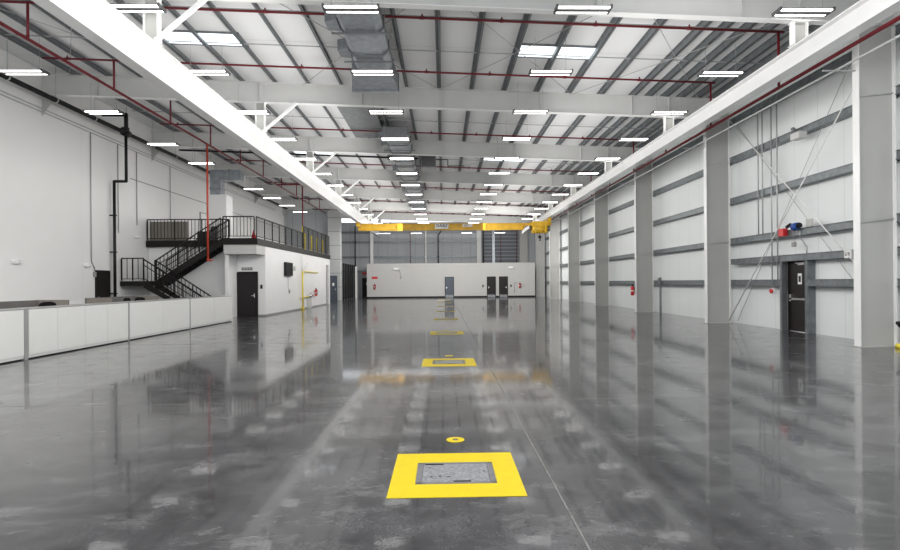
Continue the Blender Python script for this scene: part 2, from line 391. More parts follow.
for i, x in enumerate((-.5, -.26, -.02, .2)):
    y = YC-.18
    if i == 0: m.box(x, x+.04, y, y+.004, 5.98, 6.2).box(x, x+.18, y, y+.004, 6.17, 6.2).box(x, x+.18, y, y+.004, 5.98, 6.01).box(x+.14, x+.18, y, y+.004, 5.98, 6.2)
    elif i in (1, 2): m.bar((x, y, 5.98), (x+.09, y, 6.2), .004, .045).bar((x+.18, y, 5.98), (x+.09, y, 6.2), .004, .045).box(x+.05, x+.13, y, y+.004, 6.04, 6.07)
    else: m.box(x, x+.17, y, y+.004, 6.17, 6.2).box(x, x+.17, y, y+.004, 5.98, 6.01).bar((x, y, 5.99), (x+.16, y, 6.19), .004, .045)
m.build('lettering', 'black', p)
p = MB().box(1.55, 2.35, YC-.175, YC-.162, 5.98, 6.18).build('sign_plate', 'label', t)
MB().box(1.7, 2.0, YC-.18, YC-.1755, 6.04, 6.12).build('lettering', 'greytop', p)
# hoist trolley at the right end
h = MB().box(6.95, 8.25, YC-1., YC-.2, 5.95, 6.3).cyl((7.0, YC-.65, 5.75), (8.2, YC-.65, 5.75), .36, 20).box(7.15, 7.3, YC-1.02, YC-.28, 5.4, 6.1).box(7.95, 8.1, YC-1.02, YC-.28, 5.4, 6.1).build('hoist_trolley', 'yellow', t)
MB().cyl((6.45, YC-.65, 5.8), (6.95, YC-.65, 5.8), .2, 14).cyl((8.2, YC-.65, 5.75), (8.42, YC-.65, 5.75), .2, 14).build('hoist_motor', 'galvdark', h)
MB().hexa([(6.2, YC-.95, 5.35), (6.2, YC-.9, 5.6), (6.25, YC-.4, 5.35), (6.25, YC-.4, 5.6), (6.75, YC-.95, 5.75), (6.75, YC-.9, 6.0), (6.8, YC-.4, 5.75), (6.8, YC-.4, 6.0)]).build('control_box', 'white', h)
MB().cyl((7.62, YC-.65, 5.4), (7.62, YC-.65, 5.15), .02, 6).box(7.52, 7.72, YC-.75, YC-.55, 5.0, 5.2).path([(7.62, YC-.65, 5.0), (7.62, YC-.65, 4.93), (7.7, YC-.65, 4.86), (7.64, YC-.65, 4.8), (7.55, YC-.65, 4.84)], .03, 8).build('hook_block', 'black', h)

# ------------------------------------------------------------------ strip lights
def strip_light(lab):
    t = thing('strip_light', lab, 'light', (0, 0, 0), 'twin tube strip lights')
    m = MB().box(-.62, .62, -.06, .06, -.02, .06).box(-.6, .6, -.165, .165, .014, .026); m.build('housing', 'housing', t)
    for s in (-1, 1):
        MB().box(-.58, .58, s*.115-.038, s*.115+.038, -.014, .012).build('tube', 'tube', t, .01)
        MB().box(s*.61-.022, s*.61+.022, -.17, .17, -.02, .05).build('end_cap', 'housing', t)
        MB().cyl((s*.45, 0, .061), (s*.45, 0, 1.05), .006, 5).build('hanging_wire', 'cable', t)
    return t
LX = [-12.0, -6.8, -2.0, 3.2, 8.25]
proto = None; LZ = 7.72
for r in range(14):
    y = 12.4+3.7435*r
    for i, x in enumerate(LX):
        if r > 9 and i == 0: continue
        z = LZ if x < 8 else LZ-.04
        if i == 0 and r >= 3: x, z = -11.8, 7.52
        lab = 'twin-tube strip light, %s from the left in the %s row from the camera' % (ORD[i if r <= 9 else i], ORD[r])
        if r > 9: lab = 'twin-tube strip light, %s from the left in the %s row from the camera' % (ORD[i-1], ORD[r])
        if proto is None: proto = strip_light(lab); proto.location = (x, y, z); continue
        c_ = copy_tree(proto, (x, y, z), lab, skip=('hanging_wire',) if x == -2.0 else ())
        if x == -2.0:
            ORG[c_.name] = (x, y, z)
            on_duct = any(a_ < y < b_ for a_, b_ in ((12.95, 17), (24.4, 27.5), (28.1, 34.9), (35.5, 42.4), (43., 49.8)))
            for s_ in (-1, 1): MB().cyl((x+s_*.45, y, z+.061), (x+s_*.45, y, 7.955 if on_duct else z+1.05), .006, 5).build('hanging_wire', 'cable', c_)
for i, x in enumerate((-6.3, -2.9, 2.6, 6.2)):
    copy_tree(proto, (x, 60.3, 6.95), 'low strip light near the grey end wall, %s from the left' % ORD[i])

# ------------------------------------------------------------------ ducts
def duct(y0, y1, lab, w=1.1, zc=8.03, h=.44, flare=0):
    x = -2.05; t = thing('supply_duct', lab, 'duct', (x, y0, zc), 'silver ducts down the hall')
    c_ = .16; x0, x1 = x-w/2, x+w/2; zs = zc+h
    prof = [(x0+c_, zc), (x1-c_, zc), (x1, zc+c_), (x1, zs), (x0, zs), (x0, zc+c_)]
    L = y1-y0; nseg = max(1, round(L/1.5)); seg = L/nseg
    MB().prism(prof, y0, y1).build('shell', 'galv', t)
    for i in range(nseg+1):
        y = y0+i*seg; e = .035
        pr = [(x0+c_-e, zc-e), (x1-c_+e, zc-e), (x1+e, zc+c_-e), (x1+e, zs), (x0-e, zs), (x0-e, zc+c_-e)]
        MB().prism(pr, max(y0-.001, y-.025), min(y1+.001, y+.025)).build('flange_ring', 'galvdark', t)
    for s in (-1, 1):
        for yy in (y0+L*.3, y0+L*.75): MB().cyl((x+s*(w/2+.05), yy, zs-.1), (x+s*(w/2+.05), yy, zd(x)-.02), .008, 5).build('hanger_rod', 'cable', t)
    for yy in (y0+L*.3, y0+L*.75):
        MB().box(x0-.2, x1+.2, yy-.02, yy+.02, zc-.075, zc-.036).build('support_bar', 'galvdark', t)
    for s, yy in ((-1, y0+L*.2), (-1, y0+L*.62)):
        xa, xb = sorted((x+s*w/2, x+s*(w/2+.32)))
        MB().hexa([(xa, yy, zc+.12), (xa, yy, zc+.42), (xa, yy+.7, zc+.12), (xa, yy+.7, zc+.42), (xb, yy+.15, zc+.12), (xb, yy+.15, zc+.42), (xb, yy+.6, zc+.12), (xb, yy+.6, zc+.42)] if s > 0 else
                  [(xa, yy+.15, zc+.12), (xa, yy+.15, zc+.42), (xa, yy+.6, zc+.12), (xa, yy+.6, zc+.42), (xb, yy, zc+.12), (xb, yy, zc+.42), (xb, yy+.7, zc+.12), (xb, yy+.7, zc+.42)]).build('side_outlet', 'galv', t)
    return t
t = duct(12.95, 17.0, 'silver faceted duct nearest the camera, hung under the roof')
MB().hexa([(-2.75, 17.0, 8.05), (-2.75, 17.0, 8.56), (-2.95, 18.5, 8.0), (-2.95, 18.5, 8.56), (-1.55, 17.0, 8.05), (-1.55, 17.0, 8.56), (-1.45, 18.5, 8.0), (-1.45, 18.5, 8.56)]).box(-2.98, -1.42, 18.44, 18.52, 7.96, 8.58).build('end_diffuser', 'galv', t)
duct(24.4, 27.5, 'silver duct just in front of the third rafter')
duct(28.0, 35.0, 'silver duct between the third and fourth rafters')
duct(35.55, 42.4, 'silver duct between the fourth and fifth rafters')
duct(43.05, 49.8, 'silver duct between the fifth and sixth rafters')
t = thing('unit_heater', 'grey sheet metal heater box hung right of the duct chain', 'heater', (-.75, 30.2, 7.85))
MB().box(-1.15, -.35, 29.6, 30.9, 7.75, 8.5).build('casing', 'galvdark', t, .02)
MB().box(-1.1, -.4, 29.57, 29.6, 7.8, 8.45).build('grille', 'housing', t)
for x in (-1.1, -.4): MB().cyl((x, 30.2, 8.5), (x, 30.2, zd(x)-.02), .015, 6).build('hanger_rod', 'cable', t)
MB().path([(-.35, 30.2, 8.3), (.3, 30.2, 8.3), (.3, 30.2, 7.95), (1.2, 30.2, 7.95)], .03).build('gas_pipe', 'housing', t)
t = thing('ceiling_shadow_panel', 'dark grey sheet standing in for shade beside the duct before the third rafter', 'panel', (-3.5, 24.5, 8.8))
t.name = 'roof_shade_panel'; ORG[t.name] = (-3.5, 24.5, 8.8)
MB().box(-4.25, -2.75, 22.3, 27.3, 8.67, 8.7, SL*.5).build('sheet', 'galvdark', t)  # dark sheet stands in for the shade under the roof here

# ------------------------------------------------------------------ sprinkler pipes
def pipe_z(x): return zb(x)+RD-.14
XM, ZM = -10.7, 7.98
ys = [14.55+3.7435*i for i in range(12)]
for i, y in enumerate(ys):
    k = i
    if abs(y-14.55) < .01: xa = -9.2
    else: xa = -13.2 if i % 2 else -11.6
    t = thing('sprinkler_branch', 'thin red sprinkler pipe crossing under the roof, %s from the camera' % ORD[i], 'pipe', (0, y, pipe_z(0)), 'red sprinkler branches')
    xa = -13.0
    MB().cyl((xa, y, pipe_z(xa)), (9.15, y, pipe_z(9.15)), .034, 8).build('pipe', 'red', t)
    MB().cyl((XM, y, ZM+.04), (XM, y, pipe_z(XM)), .034, 8).build('riser', 'red', t)
    MB().cyl((9.0, y, 6.76), (9.0, y, pipe_z(9.0)), .034, 8).build('riser', 'red', t)
    for j, x in enumerate((-12.2, -8.9, -4.6, -.5, 1.6, 4.1, 6.6)):
        MB().cyl((x, y, pipe_z(x)+.02), (x, y, pipe_z(x)+.1), .022, 6).cyl((x-.06, y, pipe_z(x)), (x+.06, y, pipe_z(x)), .045, 8).build('sprinkler_head', 'red', t)
tag(MB().cyl((XM, 5.5, ZM), (XM, 55, ZM), .045, 10).build('sprinkler_main', 'red'), 'long red sprinkler main sloping toward the far end above the left side', 'pipe', 'red sprinkler mains')
tag(MB().cyl((9.0, 6, 6.72), (9.0, 56, 6.72), .045, 10).build('sprinkler_main', 'red'), 'long red sprinkler main just behind the right runway beam', 'pipe', 'red sprinkler mains')
mb = MB().cyl((9.35, 6, 6.55), (9.35, 56, 6.55), .03, 8)
for y in GY: mb.box(8.95, XC-.002, y-.02, y+.02, 6.48, 6.51)
tag(mb.build('conduit_run', 'cable'), 'pale conduit running under the red main by the right columns', 'conduit')
t = thing('standpipe', 'orange-red vertical pipe hanging in front of the upper stair flight', 'pipe', (XM, 25.4, 2.7))
MB().cyl((XM, 25.4, 2.72), (XM, 25.4, ZM), .045, 10).build('riser', 'orange', t)
MB().ball((XM, 25.4, 2.7), .06).cyl((XM, 25.4, 2.7), (XM+.2, 25.36, 2.66), .04, 8).build('elbow', 'orange', t)
t = thing('standpipe', 'red vertical pipe with a yellow sleeve dropping behind the long railing', 'pipe', (-9.05, 35.9, DZ_))
MB().cyl((-9.05, 35.9, DZ_), (-9.05, 35.9, 7.98), .045, 10).cyl((-9.05, 35.9, 7.98), (XM, 35.9, 7.98), .045, 10).build('riser', 'red', t)
MB().cyl((-9.05, 35.9, 4.83), (-9.05, 35.9, 5.3), .07, 10).build('guard_sleeve', 'ypipe', t)

# ------------------------------------------------------------------ black pipes and conduits on the left wall
t = thing('black_pipe_main', 'thick black pipe running along the top of the left wall', 'pipe', (-13.75, 24, 8.2))
MB().cyl((-13.75, 6, 8.2), (-13.75, 49, 8.2), .085, 12).build('pipe', 'black', t)
for y in [9+2.2*i for i in range(18)]:
    MB().cyl((-13.75, y, 8.27), (-13.75, y, zd(-13.75)-.02), .008, 5).cyl((-13.75, y-.02, 8.2), (-13.75, y+.02, 8.2), .105, 12).build('pipe_hanger', 'cable', t)
MB().cyl((-13.75, 24.15, 8.2), (-13.75, 24.55, 8.2), .15, 12).box(-13.85, -13.65, 24.25, 24.45, 8.2, 8.45).build('valve', 'black', t)
t = thing('black_drop_pipe', 'black pipe dropping down the left wall with one sideways jog', 'pipe', (-14.15, 24.4, 0))
MB().path([(-13.75, 24.35, 8.1), (-13.75, 24.35, 6.1), (-14.27, 24.35, 6.1), (-14.27, 24.35, .02)], .06, 10).build('pipe', 'black', t)
for z in (1.2, 3., 4.6): MB().box(WL+.002, -14.2, 24.28, 24.42, z, z+.05).build('pipe_clamp', 'black', t)
t = thing('black_loop_pipe', 'black pipe loop rising above the thick pipe near the left wall', 'pipe', (-13.5, 25.8, 8.2))
MB().path([(-13.6, 23.75, 8.2), (-13.4, 23.75, 8.2), (-13.4, 23.75, 8.82), (-14.38, 23.75, 8.82)], .08, 10).build('pipe', 'black', t)
t = thing('black_cross_pipe', 'thin black pipe crossing under the roof behind the third rafter', 'pipe', (-7, 29.1, 8.35))
MB().cyl((-13.7, 29.1, 8.6), (-1.3, 29.1, 8.12), .05, 8).build('pipe', 'black', t)
for x in (-12, -8, -4): MB().cyl((x, 29.1, 8.4), (x, 29.1, zd(x)-.02), .008, 5).build('hanger_rod', 'cable', t)
n = 0
for z in (7.98, 7.86):
    n += 1
    tag(MB().cyl((WL+.035, 7, z), (WL+.035, 48, z), .018, 6).build('conduit_run', 'cable'), '%s of two thin conduits running along the upper left wall' % ('upper', 'lower')[n-1], 'conduit', 'conduits on the left wall')
for i, (y, zz, w) in enumerate(((23.0, 2.55, 'ending above the small dark door'), (24.9, 3.9, 'just right of the black drop pipe'), (26.4, 4.4, 'above the balcony end'), (29.6, 4.9, 'farther along above the balcony'))):
    t = thing('wall_conduit', 'thin vertical conduit on the left wall '+w, 'conduit', (WL+.03, y, zz), 'vertical conduits on the left wall')
    MB().cyl((WL+.03, y, zz), (WL+.03, y, 7.85), .022, 6).build('pipe', 'cable', t)
    if i == 0: MB().path([(WL+.03, y, zz), (WL+.03, y+.2, zz-.25), (WL+.03, y+.2, zz-.5)], .02).box(WL+.001, WL+.07, y+.13, y+.27, zz-.62, zz-.42).build('switch_box', 'greytop', t)

# emergency lights on the left wall
def twin_spot(loc, lab, grp):
    x, y, z = loc
    t = thing('emergency_light', lab, 'light', loc, grp)
    MB().box(WL+.001, WL+.09, y-.14, y+.14, z-.07, z+.07).build('battery_box', 'white', t, .02)
    for s in (-1, 1):
        MB().cyl((WL+.09, y+s*.06, z+.02), (WL+.17, y+s*.11, z-.01), .045, 10, .065).build('lamp_head', 'white', t)
for y, z, w in ((18.95, 2.4, 'nearest the camera'), (22.65, 2.4, 'near the small dark door'), (26.25, 3.84, 'beside the balcony end')):
    twin_spot((WL, y, z), 'white twin-head emergency light on the left wall '+w, 'emergency lights on the left wall')

# ------------------------------------------------------------------ doors
def make_door(n, lab, axis, a0, a1, pos, h, mat, hand=1, frame='black', fw=.05, facing=-1, plate=False):
    """leaf + frame + lever; axis X: door in a wall facing the camera, axis Y: door in a side wall"""
    t = sthing('door_%d' % n, lab, ((a0+a1)/2, pos, 0) if axis == 'X' else (pos, (a0+a1)/2, 0))
    def B(m, u0, u1, d0, d1, z0, z1):
        lo, hi = sorted((pos+facing*d0, pos+facing*d1))
        return m.box(u0, u1, lo, hi, z0, z1) if axis == 'X' else m.box(lo, hi, u0, u1, z0, z1)
    B(MB(), a0, a1, .003, .045, .01, h).build('leaf', mat, t)
    m = MB(); B(m, a0-fw, a0, .002, .07, 0, h+fw); B(m, a1, a1+fw, .002, .07, 0, h+fw); B(m, a0, a1, .002, .07, h, h+fw); m.build('frame', frame, t)
    u = a1-.12 if hand > 0 else a0+.12
    m = MB(); B(m, u-.025, u+.025, .045, .055, .92, 1.12); B(m, u-.02, u+.02, .055, .1, 1.0, 1.04); B(m, u-.13 if hand > 0 else u, u if hand > 0 else u+.13, .09, .105, 1.0, 1.03); m.build('handle', 'chrome', t)
    if plate: B(MB(), a0+.02, a1-.02, .045, .05, .02, .28).build('kick_plate', 'galvdark', t)
    return t
make_door(1, 'dark door with silver lever under the mezzanine overhang', 'X', -10.08, -9.16, 27.4, 2.13, 'darkdoor', 1, 'darkdoor')
make_door(2, 'small dark door in the left wall behind the counter', 'Y', 23.3, 24.15, WL, 2.17, 'darkdoor', -1, 'darkdoor', facing=1)
make_door(3, 'single dark door in the low block partition behind the yellow hatches', 'X', .21, 1.05, 57.0, 2.1, 'bluedoor', -1, plate=True)
make_door(4, 'left one of two neighbouring black doors in the block partition', 'X', 4.55, 5.38, 57.0, 2.1, 'darkdoor', -1, plate=True)
make_door(5, 'right one of two neighbouring black doors in the block partition', 'X', 5.8, 6.63, 57.0, 2.1, 'darkdoor', 1, plate=True)
t = make_door(6, 'blue-grey door at the foot of the grey block pier', 'X', -10.22, -9.58, 50.08, 2.25, 'bluedoor', 1, 'bluedoor', .03)
MB().box(-10.0, -9.82, 50.03, 50.034, 1.35, 1.62).build('notice', 'label', t)
t = make_door(7, 'black door at the far left corner beside the block partition', 'X', -9.15, -8.35, YE, 2.1, 'black', 1)
MB().box(-8.75, -8.55, YE-.052, YE-.047, 1.35, 1.65).build('notice', 'label', t)
# crash door in right cladding
t = sthing('door_8', 'dark crash door with panic bar in the right wall', (10.75, 16.55, 0))
lf = MB().box(10.80, 10.845, 16.12, 16.98, .02, 2.14).build('leaf', 'darkdoor', t)
MB().box(10.76, 10.9, 16.07, 16.12, 0, 2.19).box(10.76, 10.9, 16.98, 17.03, 0, 2.19).box(10.76, 10.9, 16.12, 16.98, 2.14, 2.19).build('frame', 'darkdoor', t)
MB().box(10.745, 10.775, 16.16, 16.94, .97, 1.03).box(10.775, 10.8, 16.18, 16.24, .96, 1.04).box(10.745, 10.8, 16.84, 16.95, .93, 1.14).build('panic_bar', 'chrome', t)
MB().box(10.735, 10.8, 16.2, 16.5, 2.03, 2.1).box(10.72, 10.735, 16.25, 16.6, 2.08, 2.1).build('door_closer', 'chrome', t)
n_ = MB().box(10.793, 10.7995, 16.4, 16.58, 1.45, 1.78).build('notice', 'label', t)
MB().box(10.789, 10.793, 16.44, 16.54, 1.52, 1.7).build('pictogram', 'black', n_)
MB().box(10.78, 10.8, 16.12, 16.98, .003, .02).build('threshold', 'chrome', t)
for y, w in ((15.97, 'right'), (17.12, 'left')):
    m = MB().box(XW+.0, 10.76, y-.006, y+.006, .001, 2.15).box(XW, XW+.012, y-.09 if w == 'right' else y-.03, y+.03 if w == 'right' else y+.09, .001, 2.15)
    m.box(10.63, 10.86, (y-.09 if w == 'right' else y+.078), (y-.078 if w == 'right' else y+.09), .001, 2.15)
    tag(m.build('jamb_post', 'girt' if w == 'right' else 'galvdark'), 'galvanised jamb post on the %s edge of the crash door' % w, 'post', 'crash door jamb posts')

# ------------------------------------------------------------------ things on the right wall, door bay
xg = XW-.03
for i, (y, z0, z1, w) in enumerate(((18.3, 3.1, 7.35, 'ending at the girt above the crash door'), (17.55, 1.35, 7.35, 'running down to the red call point'), (17.25, 1.6, 7.35, 'nearest the crash door'), (18.05, 3.1, 7.35, 'second from the left'))):
    t = tag(MB().cyl((xg, y, z0), (xg, y, z1), .022, 8).build('conduit_drop', 'cable'), 'thin vertical conduit in the crash door bay '+w, 'conduit', 'conduits in the crash door bay')
t = thing('call_point', 'small red and white fire call point left of the crash door', 'alarm', (xg, 17.5, 1.23))
MB().box(xg-.04, xg+.03, 17.42, 17.58, 1.14, 1.32).build('back_box', 'white', t, .01)
MB().cyl((xg-.09, 17.5, 1.23), (xg-.04, 17.5, 1.23), .07, 14).build('button', 'redbright', t)
t = thing('alarm_beacon', 'bright red alarm horn mounted on the girt over the crash door', 'alarm', (xg, 16.85, 3.03))
MB().box(xg-.14, xg+.01, 16.74, 17.0, 2.93, 3.17).build('horn', 'redbright', t, .02)
MB().cyl((xg-.06, 16.68, 3.2), (xg-.06, 16.5, 3.26), .05, 10).build('bracket', 'black', t)
t = thing('alarm_beacon', 'blue beacon light on the girt over the crash door', 'alarm', (xg, 16.2, 3.17))
MB().cyl((xg-.06, 16.34, 3.17), (xg-.06, 16.14, 3.19), .12, 14, .1).build('lens', 'blue', t)
MB().cyl((xg-.06, 16.14, 3.19), (xg-.06, 16.06, 3.2), .08, 12).build('base', 'black', t)
MB().path([(xg, 16.15, 3.05), (xg, 16.15, 2.85), (xg, 15.85, 2.55), (xg, 15.85, 2.36)], .02).build('conduit', 'cable', t)
tag(MB().box(xg-.03, xg+.0, 15.55, 15.85, 3.12, 3.34).build('junction_box', 'colsteel', bevel=.01), 'grey junction box right of the blue beacon', 'box')
tag(MB().cyl((xg-.02, 16.4, 2.9), (xg-.02, 16.4, 2.65), .012, 6).box(xg-.06, xg+.02, 16.33, 16.47, 2.58, 2.72).build('pull_switch', 'greytop', bevel=.01), 'small grey pull switch hanging below the alarm beacons', 'switch')
t = thing('wall_sensor', 'pale tilted box fitting on the upper girt of the crash door bay', 'sensor', (xg, 15.95, 5.8))
MB().box(xg-.28, xg-.02, 15.75, 16.15, 5.7, 5.9).build('body', 'steel', t, .02)
MB().cyl((xg-.1, 16.2, 6.02), (xg-.1, 16.3, 6.1), .06, 10).build('camera_head', 'galvdark', t)
t = thing('outlet_box', 'white twin outlet box on the girt beside the nearest column', 'box', (xg, 14.15, 2.24))
MB().box(xg-.06, xg+.0, 14.02, 14.28, 2.14, 2.35).build('box', 'white', t, .01)
MB().box(xg-.066, xg-.06, 14.07, 14.14, 2.2, 2.3).box(xg-.066, xg-.06, 14.17, 14.24, 2.2, 2.3).build('socket', 'greytop', t)
t = thing('wall_brace', 'crossed white brace rods spanning the crash door bay', 'brace', (XW-.1, 16.5, 0))
xr = XW-.09
for a, b in (((GY[1]-.2, 7.5), (GY[0]+.15, 1.15)), ((GY[1]-.2, .1), (GY[0]+.15, 7.4))):
    MB().cyl((xr, a[0], a[1]), (xr, b[0], b[1]), .018, 8).build('rod', 'flange', t); xr -= .05
t = thing('wall_brace', 'second thinner pair of crossed rods close to the crash door cladding', 'brace', (WR-.06, 16.5, 0))
for a, b in (((GY[1]-.4, 7.2), (GY[0]+.5, .6)), ((GY[1]-.3, .1), (GY[0]+1.5, 7.3))):
    MB().cyl((WR-.12, a[0], a[1]), (WR-.12, b[0], b[1]), .009, 6).build('rod', 'cable', t)

def extinguisher(loc, lab, s=1., fx=0, fy=0):
    x, y, z = loc
    t = thing('fire_extinguisher', lab, 'fire extinguisher', loc, 'fire extinguishers')
    MB().cyl((x, y, z), (x, y, z+.42), .085, 14).ball((x, y, z+.42), .085, 6, 14, sz=.6).build('cylinder', 'redbright', t)
    MB().cyl((x, y, z+.44), (x, y, z+.52), .03, 8).box(x-.02, x+.02, y-.1, y+.06, z+.52, z+.56).build('valve', 'black', t)
    MB().path([(x+.03, y-.06, z+.5), (x+.11, y-.06, z+.4), (x+.1, y-.05, z+.1)], .018, 6).build('hose', 'black', t)
    MB().cyl((x, y, z+.2), (x, y, z+.26), .087, 14, caps=False).build('sticker', 'label', t)
    MB().box(x-.03 if not fx else min(x, x+fx), x+.03 if not fx else max(x, x+fx), y-.03 if not fy else min(y, y+fy), y+.03 if not fy else max(y, y+fy), z+.3, z+.36).build('bracket', 'black', t)
extinguisher((9.62, 27.9, .85), 'red fire extinguisher on the third column of the right wall', fx=.105)
extinguisher((-8.62, 37.6, .72), 'red fire extinguisher on the white mezzanine wall past the yellow pipe', fx=-.125)
extinguisher((-7.05, 56.88, .95), 'red fire extinguisher at the left end of the block partition', fy=.115)
extinguisher((7.9, 56.88, .95), 'dark red fire extinguisher right of the two black doors', fy=.115)
tag(MB().box(-7.35, -6.75, 56.97, 56.995, 2.0, 2.22).build('red_sign', 'redbright'), 'small red sign above the extinguisher on the block partition', 'sign')
t = thing('exit_sign', 'red sign above the black door in the far left corner', 'sign', (-8.75, YE-.2, 2.7))
MB().box(-9.2, -8.2, YE-.12, YE-.02, 2.55, 2.95).build('plate', 'redbright', t)
# emergency lights on the block partition
for i, (x, z, w) in enumerate(((-4.85, 3.0, 'left part of the block partition'), (7.0, 3.05, 'block partition above the two black doors'))):
    t = thing('emergency_light', 'white emergency light on the '+w, 'light', (x, 57, z), 'emergency lights on the block partition')
    MB().box(x-.25, x+.25, 56.85, 56.998, z-.1, z+.12).build('battery_box', 'white', t, .02)
    for s in (-1, 1): MB().cyl((x+s*.18, 56.85, z-.02), (x+s*.22, 56.75, z-.06), .07, 10, .09).build('lamp_head', 'white', t)
tag(MB().box(-4.4, -4.3, 56.95, 56.998, 2.0, 2.25).cyl((-4.35, 56.96, 2.25), (-4.5, 56.96, 2.9), .02, 6).build('sounder', 'greytop'), 'small grey fitting below the left emergency light', 'sensor')
for x, w in ((4.1, 'left'), (7.0, 'right')):
    tag(MB().box(x-.07, x+.07, 56.96, 56.998, 1.05, 1.3).build('wall_switch', 'black'), 'small black switch just %s of the two black doors' % w, 'switch', 'switches by the black doors')
t = tag(MB().path([(7.35, 56.94, .5), (7.35, 56.94, 1.4), (7.45, 56.94, 1.5), (7.6, 56.94, 1.5), (7.65, 56.94, 1.35)], .03).build('drinking_pipe', 'cable'), 'thin bent grey pipe on the block partition right of the black doors', 'pipe')

# ------------------------------------------------------------------ far end: pier, mesh partition, end wall details
tag(MB().box(-10.4, -9.3, 50.1, 51.0, 0, zb(-9.8)-.12).build('block_pier', 'pier'), 'tall grey block pier beyond the mezzanine end', 'pier')
t = thing('mesh_partition', 'black slatted storage partition standing beyond the grey pier', 'partition', (-9.2, 54, 0))
for i in range(6):
    y = 51.05+i*1.3
    MB().box(-9.25, -9.15, y, y+.1, 0, 3.4).build('post', 'black', t)
    if i < 5: MB().box(-9.215, -9.2, y+.1, y+.95, .1, 3.35).build('panel', 'black', t)
MB().box(-9.24, -9.16, 51.05, 57.6, 3.35, 3.42).build('top_rail', 'black', t)
struct(MB().box(-9.25, -8.95, 57.65, 57.85, 0, 3.3).build('wall_stub', 'plaster'), 'pale short wall end beside the slatted partition')
n = 0
for z in (2.9, 4.5, 6.2, 7.3):
    n += 1
    tag(MB().box(WL+.05, 3.95, YE-.16, YE-.005, z-.11, z+.11).build('end_girt', 'girt'), 'grey horizontal girt on the end wall, %s up' % ORD[n-1], 'girt', 'end wall girts')
for i, (x, w, mt) in enumerate(((-8.05, .35, 'flange'), (-1.95, .16, 'steel'), (4.1, .5, 'steel'), (5.75, .3, 'galv'), (9.2, .9, 'colsteel'))):
    tag(MB().box(x-w/2, x+w/2, YE-.32, YE-.17, 0, 7.9-SL*x).box(x-.02, x+.02, YE-.17, YE-(.162 if i == 3 else .005), 0, 7.9-SL*x).build('end_post', mt), 'pale vertical steel post on the end wall, %s from the left' % ORD[i], 'post', 'end wall posts')
t = thing('overhead_door', 'dark ribbed overhead door at the right of the end wall', 'door', (6.8, YE-.1, 0))
MB().box(4.5, 8.6, YE-.14, YE-.06, 3.4, 7.5).build('curtain', 'doordark', t)
MB().box(4.42, 4.5, YE-.16, YE-.02, 3.4, 7.55).box(8.6, 8.68, YE-.16, YE-.02, 3.4, 7.55).build('guide_track', 'galvdark', t)
for i, (x, r, mt, w) in enumerate(((-.55, .06, 'black', 'black pipe with a kink on the end wall'), (-9.9, .06, 'black', 'black pipe left of the first end wall post'), (4.55, .07, 'black', 'black pipe beside the widest end wall post'), (-3.7, .03, 'red', 'thin red pipe on the grey end wall'), (6.55, .03, 'red', 'thin red pipe in front of the ribbed overhead door'), (8.35, .03, 'red', 'thin red pipe at the right of the ribbed overhead door'))):
    pts = [(x, YE-.45, 3.45), (x, YE-.45, 6.9), (x+.3, YE-.45, 7.3), (x+.3, YE-.45, 8.0)] if i in (0,) else [(x, YE-.45, 3.45), (x, YE-.45, 8.0)]
    tag(MB().path(pts, r).build('end_wall_pipe', mt), w, 'pipe', 'pipes on the end wall')
tag(MB().box(-14.2, -10.42, 50.55, 50.75, 3.73, zb(-12)-.12).build('wall_infill', 'wall_end'), 'grey wall infill left of the block pier', 'wall', kind='structure')

# ------------------------------------------------------------------ mezzanine block
MX, MY0, MY1, DZ = -8.75, 26.1, 42.9, 3.72
wb = MB().box(WL+.02, -10.12, 27.4, 27.55, 0, 3.44).box(-10.12, -9.12, 27.4, 27.55, 2.2, 3.44).box(-9.12, MX, 27.4, 27.55, 0, 3.44)
wb.box(MX-.15, MX, 27.55, 41.55, 0, 3.44).box(MX-.15, MX, 41.55, 42.45, 2.95, 3.44).box(MX-.15, MX, 42.45, MY1, 0, 3.44).box(WL+.02, MX-.15, MY1-.15, MY1, 0, 3.44)
struct(wb.build('wall_mezzanine', 'plaster'), 'bright white wall of the office block under the mezzanine')
struct(MB().box(-10.12, -9.12, 27.5, 27.549, 0, 2.2).build('wall_niche', 'black'))
struct(MB().box(-9.6, -9.55, 41.5, 42.5, 0, 2.95).build('wall_recess', 'colsteel'))
struct(MB().box(-10.28, MX, 26.12, 27.39, 3.0, 3.44).build('wall_overhang', 'block'), 'pale overhang above the dark mezzanine door')
struct(MB().box(-10.28, -10.12, 26.3, 27.38, 0, 2.99).build('trim_8', 'plaster'), 'white support pier beside the dark mezzanine door')
struct(MB().box(MX, MX+.012, 27.39, 41.5, 0, .08).box(-9.1, MX+.012, 27.385, 27.398, 0, .08).build('baseboard_mezzanine', 'greytop'))
struct(MB().box(WL+.02, MX+.02, 27.4, MY1, 3.45, DZ).box(-10.35, MX+.02, MY0, 27.4, 3.45, DZ).box(WL+.02, -12.2, 27.2, 27.4, 3.45, DZ).build('floor_mezzanine', 'taupe'), 'mezzanine deck')
m = MB().box(MX+.021, MX+.05, MY0-.03, MY1, 3.44, DZ+.02).box(-10.35, MX+.05, MY0-.03, MY0-.001, 3.44, DZ+.02).box(WL+.02, -10.36, 27.17, 27.199, 3.42, DZ+.02)
struct(m.build('trim_9', 'rail'), 'dark fascia along the mezzanine edge')

